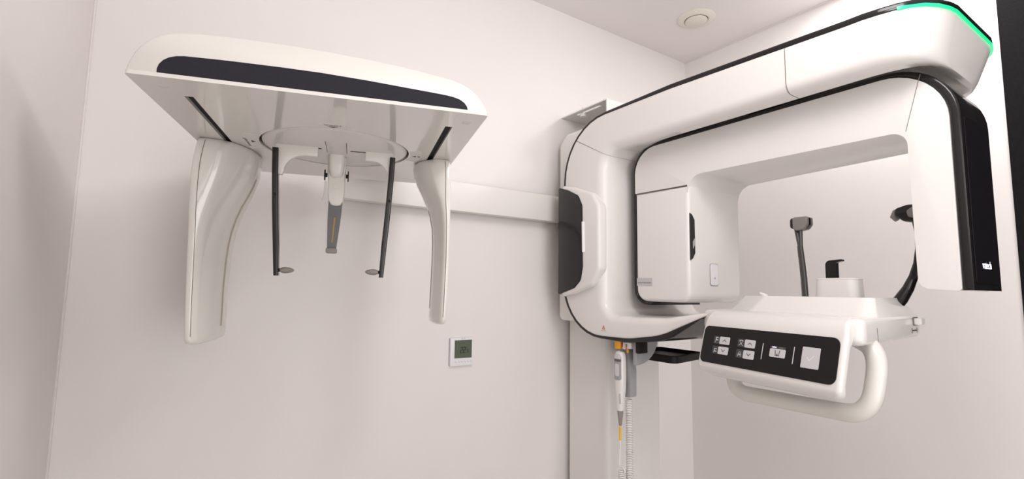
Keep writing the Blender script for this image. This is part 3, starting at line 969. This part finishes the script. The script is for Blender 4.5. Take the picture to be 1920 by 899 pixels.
def leg_line(rings, idx, frac, wd, m, parent, name, z0, z1, h=.0007):
    """thin strip lying on a leg, idx/frac = place along the section outline"""
    n = len(rings[0])

    def at(r):
        p, q = r[idx % n], r[(idx + 1) % n]
        t = (q - p).normalized()
        return p.lerp(q, frac), t, p.z

    st = []
    for r in rings:
        st.append(at(r))
    zs = [z0] + [s_[2] for s_ in st if z1 < s_[2] < z0] + [z1]
    out = []
    cen = [sum(r, Vector()) / n for r in rings]
    for z in zs:
        for k in range(len(st) - 1):
            if st[k + 1][2] <= z <= st[k][2] and st[k][2] > st[k + 1][2]:
                q = (st[k][2] - z) / (st[k][2] - st[k + 1][2])
                p = st[k][0].lerp(st[k + 1][0], q)
                t = st[k][1].lerp(st[k + 1][1], q).normalized()
                c = cen[k].lerp(cen[k + 1], q)
                break
        nn = Vector((t.y, -t.x, 0))
        if nn.dot(p - c) < 0:
            nn = -nn
        out.append([p + t * wd / 2 + nn * h, p - t * wd / 2 + nn * h, p - t * wd / 2 - nn * .004, p + t * wd / 2 - nn * .004])
    return cp(name, MB().loft(out), m, parent)


leg_line(sL, 6, .3, .0011, SEAM, legL, 'shell_seam', -.006, -.398)
leg_line(sR, 0, .0, .0011, SEAM, legR, 'shell_seam', -.006, -.362)
leg_line(sL, 20, .0, .0085, SLIT, legL, 'beam_slit', -.058, -.385, .0009)
leg_line(sR, 15, .5, .0065, SLIT, legR, 'beam_slit', -.11, -.345, .0009)


# ear rods
def ear(sgn, a_top, a_bot, brk, tip):
    pts = [(a_top, -.012), (a_top + (a_bot - a_top) * .12, -.06), (a_top + (a_bot - a_top) * .42, -.14), (a_top + (a_bot - a_top) * .75, -.21), (a_bot, -.277)]
    rings = []
    for k, (a, z) in enumerate(pts):
        w_ = [.0058, .0058, .0058, .0056, .0045][k]
        rings.append([Vector((a + x, .300 + y, z)) for x, y in rpoly([(-w_, -.006, .002), (w_, -.006, .002), (w_, .016, .003), (-w_, .016, .003)], 3)])
    r = cp('ear_rod', MB().loft(rings), BLACK)
    g = MB()
    g.prism(brk, FA, .302, .3145, .0015, 2)
    cp('rod_bracket', g, CREAM, r)
    d = MB()
    prof = [(0, 0), (.005, .001), (.0085, .006), (.0092, .011), (.008, .018), (.0055, .024), (.002, .0275), (0, .028)]
    o_ = (a_bot + sgn * .0055, .302, -.2655)
    d.lathe([(r_, h_) for r_, h_ in prof], frame(o_, (0, 1, 0), (0, 0, .72), (sgn, 0, 0)), 24)
    t = cp('ear_tip', d, TAUPE, r)
    t['label'] = 'taupe rubber ear tip'
    cp('tip_stem', MB().tube([(a_bot, .302, -.2655), (a_bot + sgn * .007, .302, -.2655)], .0036, 10), BLACKM, r)
    cp('rod_screw', MB().lathe([(0, 0), (.003, 0), (.003, .001), (0, .001)], frame((a_top + (a_bot - a_top) * .3, .2938, -.11), (1, 0, 0), (0, 0, 1), (0, -1, 0)), 12), BLACKM, r)
    return r


arcL = [(.2005 - .0 - .0345 * math.sin(q), -.056 + .034 * math.cos(q) - .0) for q in [i * PI / 2 / 8 for i in range(9)]]
brkL = [(.1545, -.001), (.2375, -.001), (.2375, -.022), (.215, -.022)] + [(.215 - .042 * math.sin(i * PI / 16), -.022 - .036 * (1 - math.cos(i * PI / 16))) for i in range(1, 9)] + [(.1705, -.066), (.1545, -.066)]
ear(1, .1555, .1710, brkL, 1)
brkR = [(.3945, -.001), (.335, -.001), (.335, -.022), (.352, -.022)] + [(.352 + .034 * math.sin(i * PI / 16), -.022 - .042 * (1 - math.cos(i * PI / 16))) for i in range(1, 9)] + [(.3865, -.072), (.3945, -.072)]
ear(-1, .3930, .3780, brkR[::-1], 1)

# forehead support in the middle
n0 = MB()
n0.loft([[Vector((a, b, z)) for a, b in rpoly([(a0, b0, r), (a1, b0, r), (a1, b1, .003), (a0, b1, .003)], 5)] for z, a0, a1, b0, b1, r in
         ((-.0005, .256, .2915, .350, .41, .010), (-.02, .257, .291, .350, .405, .010), (-.04, .259, .2895, .352, .40, .010), (-.05, .262, .2865, .356, .395, .008), (-.053, .268, .28, .362, .388, .004))])
sup0 = cp('forehead_support', n0, CREAM, sharp=50)
n1 = MB().loft([[Vector((a, b, z)) for a, b in rpoly([(a0, b0, .004), (a1, b0, .004), (a1, b1, .003), (a0, b1, .003)], 4)] for z, a0, a1, b0, b1 in
                ((-.004, .2545, .2935, .368, .41), (-.040, .2545, .2940, .366, .405), (-.044, .2560, .2930, .364, .40), (-.09, .2575, .2930, .362, .388), (-.105, .2600, .2915, .362, .385), (-.114, .265, .287, .362, .383), (-.1165, .270, .282, .364, .38))])
hin = cp('hinge_block', n1, CREAM, sup0, sharp=50)
cp('hinge_button', MB().lathe([(0, 0), (.0052, 0), (.0056, .0006), (.0056, .002), (0, .002)], frame((.2755, .3626, -.073), (1, 0, 0), (0, 0, 1), (0, -1, 0)), 20), CREAM2, hin)
for a, s in ((.2545, -1), (.2945, 1)):
    k_ = MB().lathe([(0, 0), (.0045, 0), (.0045, .005), (0, .005)], frame((a, .372, -.046), (0, 1, 0), (0, 0, 1), (s, 0, 0)), 14)
    k_.lathe([(0, .004), (.012, .004), (.0125, .005), (.012, .0062), (0, .0062)], frame((a, .372, -.046), (0, 1, 0), (0, 0, 1), (s, 0, 0)), 22)
    cp('clamp_knob', k_, BLACKM, sup0)
bl = MB().loft([[Vector((a, b, z)) for a, b in ((a0, .364), (a1, .364), (a1, .376), (a0, .376))] for z, a0, a1 in ((-.098, .2605, .2905), (-.15, .2600, .2875), (-.2145, .2620, .2810))])
blade = cp('support_blade', bl, GREYB, sup0, smooth=False)
cp('blade_scale', MB().loft([[Vector((a, b, z)) for a, b in ((a0, .3632), (a1, .3632), (a1, .3645), (a0, .3645))] for z, a0, a1 in ((-.143, .2735, .2775), (-.2, .2705, .2738))]), BRASS, blade, smooth=False)
cp('blade_scale_rim', MB().loft([[Vector((a, b, z)) for a, b in ((a0, .3636), (a1, .3636), (a1, .3645), (a0, .3645))] for z, a0, a1 in ((-.1405, .2727, .2784), (-.2025, .2697, .2746))]), GREYD, blade, smooth=False)
cp('nose_pad', MB().box(.2600, .2830, .352, .378, -.2235, -.2125, .0025), TAUPE, sup0)
cp('cable_stub', MB().tube([(.252, .372, -.06), (.2515, .374, -.085), (.249, .376, -.10), (.246, .376, -.104)], .0022, 8), CREAM, sup0)

# support arm along the wall, with the joint above the head (built in room coordinates)
ab = MB().box(.385, 1.2245, 1.474, 1.512, 1.7615, 1.8600, .003)
arm = ab.build('support_arm', STEELW, ceph, w2l=CI)
jb = MB().box(.42, .56, 1.35, 1.5, 1.862, 1.885, .004).box(.43, .55, 1.28, 1.372, 1.842, 1.8865, .004)
jb.build('arm_joint', STEELW, ceph, w2l=CI)

# ------------------------------------------------------------------ thermostat
th0 = Vector((.8265, YB, 1.2915))
tm = thing('thermostat', 'small white square room thermostat with grey-green display on the back wall', 'thermostat', th0)
tf = frame(th0, (1, 0, 0), (0, 0, 1), (0, -1, 0))


def tmp(name, mb, m, parent=tm, **k):
    return mb.build(name, m, parent, off=th0, **k)


cs_ = MB().prism(rpoly([(-.043, -.0465, .003), (.043, -.0465, .003), (.043, .0465, .003), (-.043, .0465, .003)], 4), tf, 0.0002, .012, .002, 2, both=False)
case = tmp('case', cs_, THERM)
tmp('back_plate', MB().prism(rpoly([(-.0445, -.046, .003), (.0415, -.046, .003), (.0415, .0455, .003), (-.0445, .0455, .003)], 3), tf, 0.0001, .004), GREYP)
dsp = tmp('display', MB().prism([(-.029, -.021), (.0365, -.021), (.0365, .038), (-.029, .038)], tf, .0115, .0126), LCD, smooth=False)
tmp('display_edge', MB().prism([(-.0296, .0366), (.0370, .0366), (.0370, .0386), (-.0296, .0386)], tf, .0125, .0129), GREYD, dsp, smooth=False)
SEGS = {'2': 'abged', '5': 'afgcd'}


def digit(ch, x, y, w_, h, wd, mb, sl=.12):
    P = {'a': ((0, 1), (1, 1)), 'b': ((1, 1), (1, .5)), 'c': ((1, .5), (1, 0)), 'd': ((0, 0), (1, 0)), 'e': ((0, .5), (0, 0)), 'f': ((0, 1), (0, .5)), 'g': ((0, .5), (1, .5))}
    for s in SEGS[ch]:
        (x0, y0), (x1, y1) = P[s]
        stroke([(x + x0 * w_ + y0 * h * sl, y + y0 * h), (x + x1 * w_ + y1 * h * sl, y + y1 * h)], wd, tf, .0126, .0129, mb)
    return mb


dg = MB()
digit('2', -.0075, -.0030, .0070, .0170, .0024, dg)
digit('2', .0038, -.0030, .0070, .0170, .0024, dg)
digit('5', .0180, -.0030, .0048, .0105, .0016, dg)
dg.box(.0145, .0160, -.0036, -.0020, .0126, .0129, fr=tf)
tmp('display_digits', dg, INK, dsp, smooth=False)
ic0 = MB()
stroke([(.0270, -.0025), (.0290, -.0010), (.0290, .0040), (.0275, .0030)], .0010, tf, .0126, .0129, ic0)
tmp('display_icon', ic0, GREYD, dsp, smooth=False)
for x0, x1, y0, y1 in ((-.023, -.0165, .0035, .0065), (-.006, -.0010, .0220, .0262), (.0005, .0080, .0225, .0255), (.0020, .0080, .0320, .0345)):
    tmp('display_icon', MB().box(x0, x1, y0, y1, .0126, .0128, fr=tf), GREYD, dsp, smooth=False)
tmp('display_icon', MB().lathe([(0, .0126), (.0026, .0126), (.0026, .0129), (0, .0129)], frame(tf(.0295, -.0140, 0), (1, 0, 0), (0, 0, 1), (0, -1, 0)), 14), GREYD, dsp)
for k in range(6):
    x = -.027 + k * .0115
    tmp('key_mark', stroke([(x, -.0325), (x + .0045, -.0325), (x + .0058, -.0362)], .0007, tf, .0119, .0122), INKG, case, smooth=False)
tmp('maker_line', stroke([(.001, .0425), (.012, .0425)], .0008, tf, .0119, .0122), INKG, case, smooth=False)
tmp('maker_dot', MB().lathe([(0, .0119), (.0016, .0119), (.0016, .0122), (0, .0122)], frame(tf(-.0015, .0425, 0), (1, 0, 0), (0, 0, 1), (0, -1, 0)), 12), INKG, case)

# ------------------------------------------------------------------ ceiling ventilation valve
v0 = Vector((1.753, 1.236, ZC))
vv = thing('ceiling_valve', 'round cream ventilation valve in the ceiling near the corner', 'air valve', v0)
vf = frame((0, 0, 0), (1, 0, 0), (0, 1, 0), (0, 0, -1))
vr = MB().lathe([(.047, -.0), (.0765, .0), (.0765, .002), (.070, .0065), (.055, .0105), (.049, .011), (.047, .009)], vf, 56)
vr = MB()
prof_ = [(.0465, .0002), (.0765, .0002), (.0765, .002), (.070, .0065), (.055, .0105), (.050, .011), (.0465, .009)]
vr.loft([[vf(r * math.cos(a), r * math.sin(a), h) for r, h in prof_] for a in [2 * PI * i / 56 for i in range(56)]], closed=True)
vr.build('valve_ring', VALVE, vv)
MB().lathe([(0, .0004), (.0464, .0004), (.0464, .0030), (0, .0030)], vf, 40).build('valve_throat', DARKGAP, vv)
MB().lathe([(0, .006), (.040, .006), (.0445, .010), (.0445, .0140), (.042, .0155), (0, .0165)], vf, 48).build('valve_disc', VALVE, vv)
MB().lathe([(0, .002), (.006, .002), (.006, .007), (0, .007)], vf, 16).build('valve_stem', GREYD, vv)
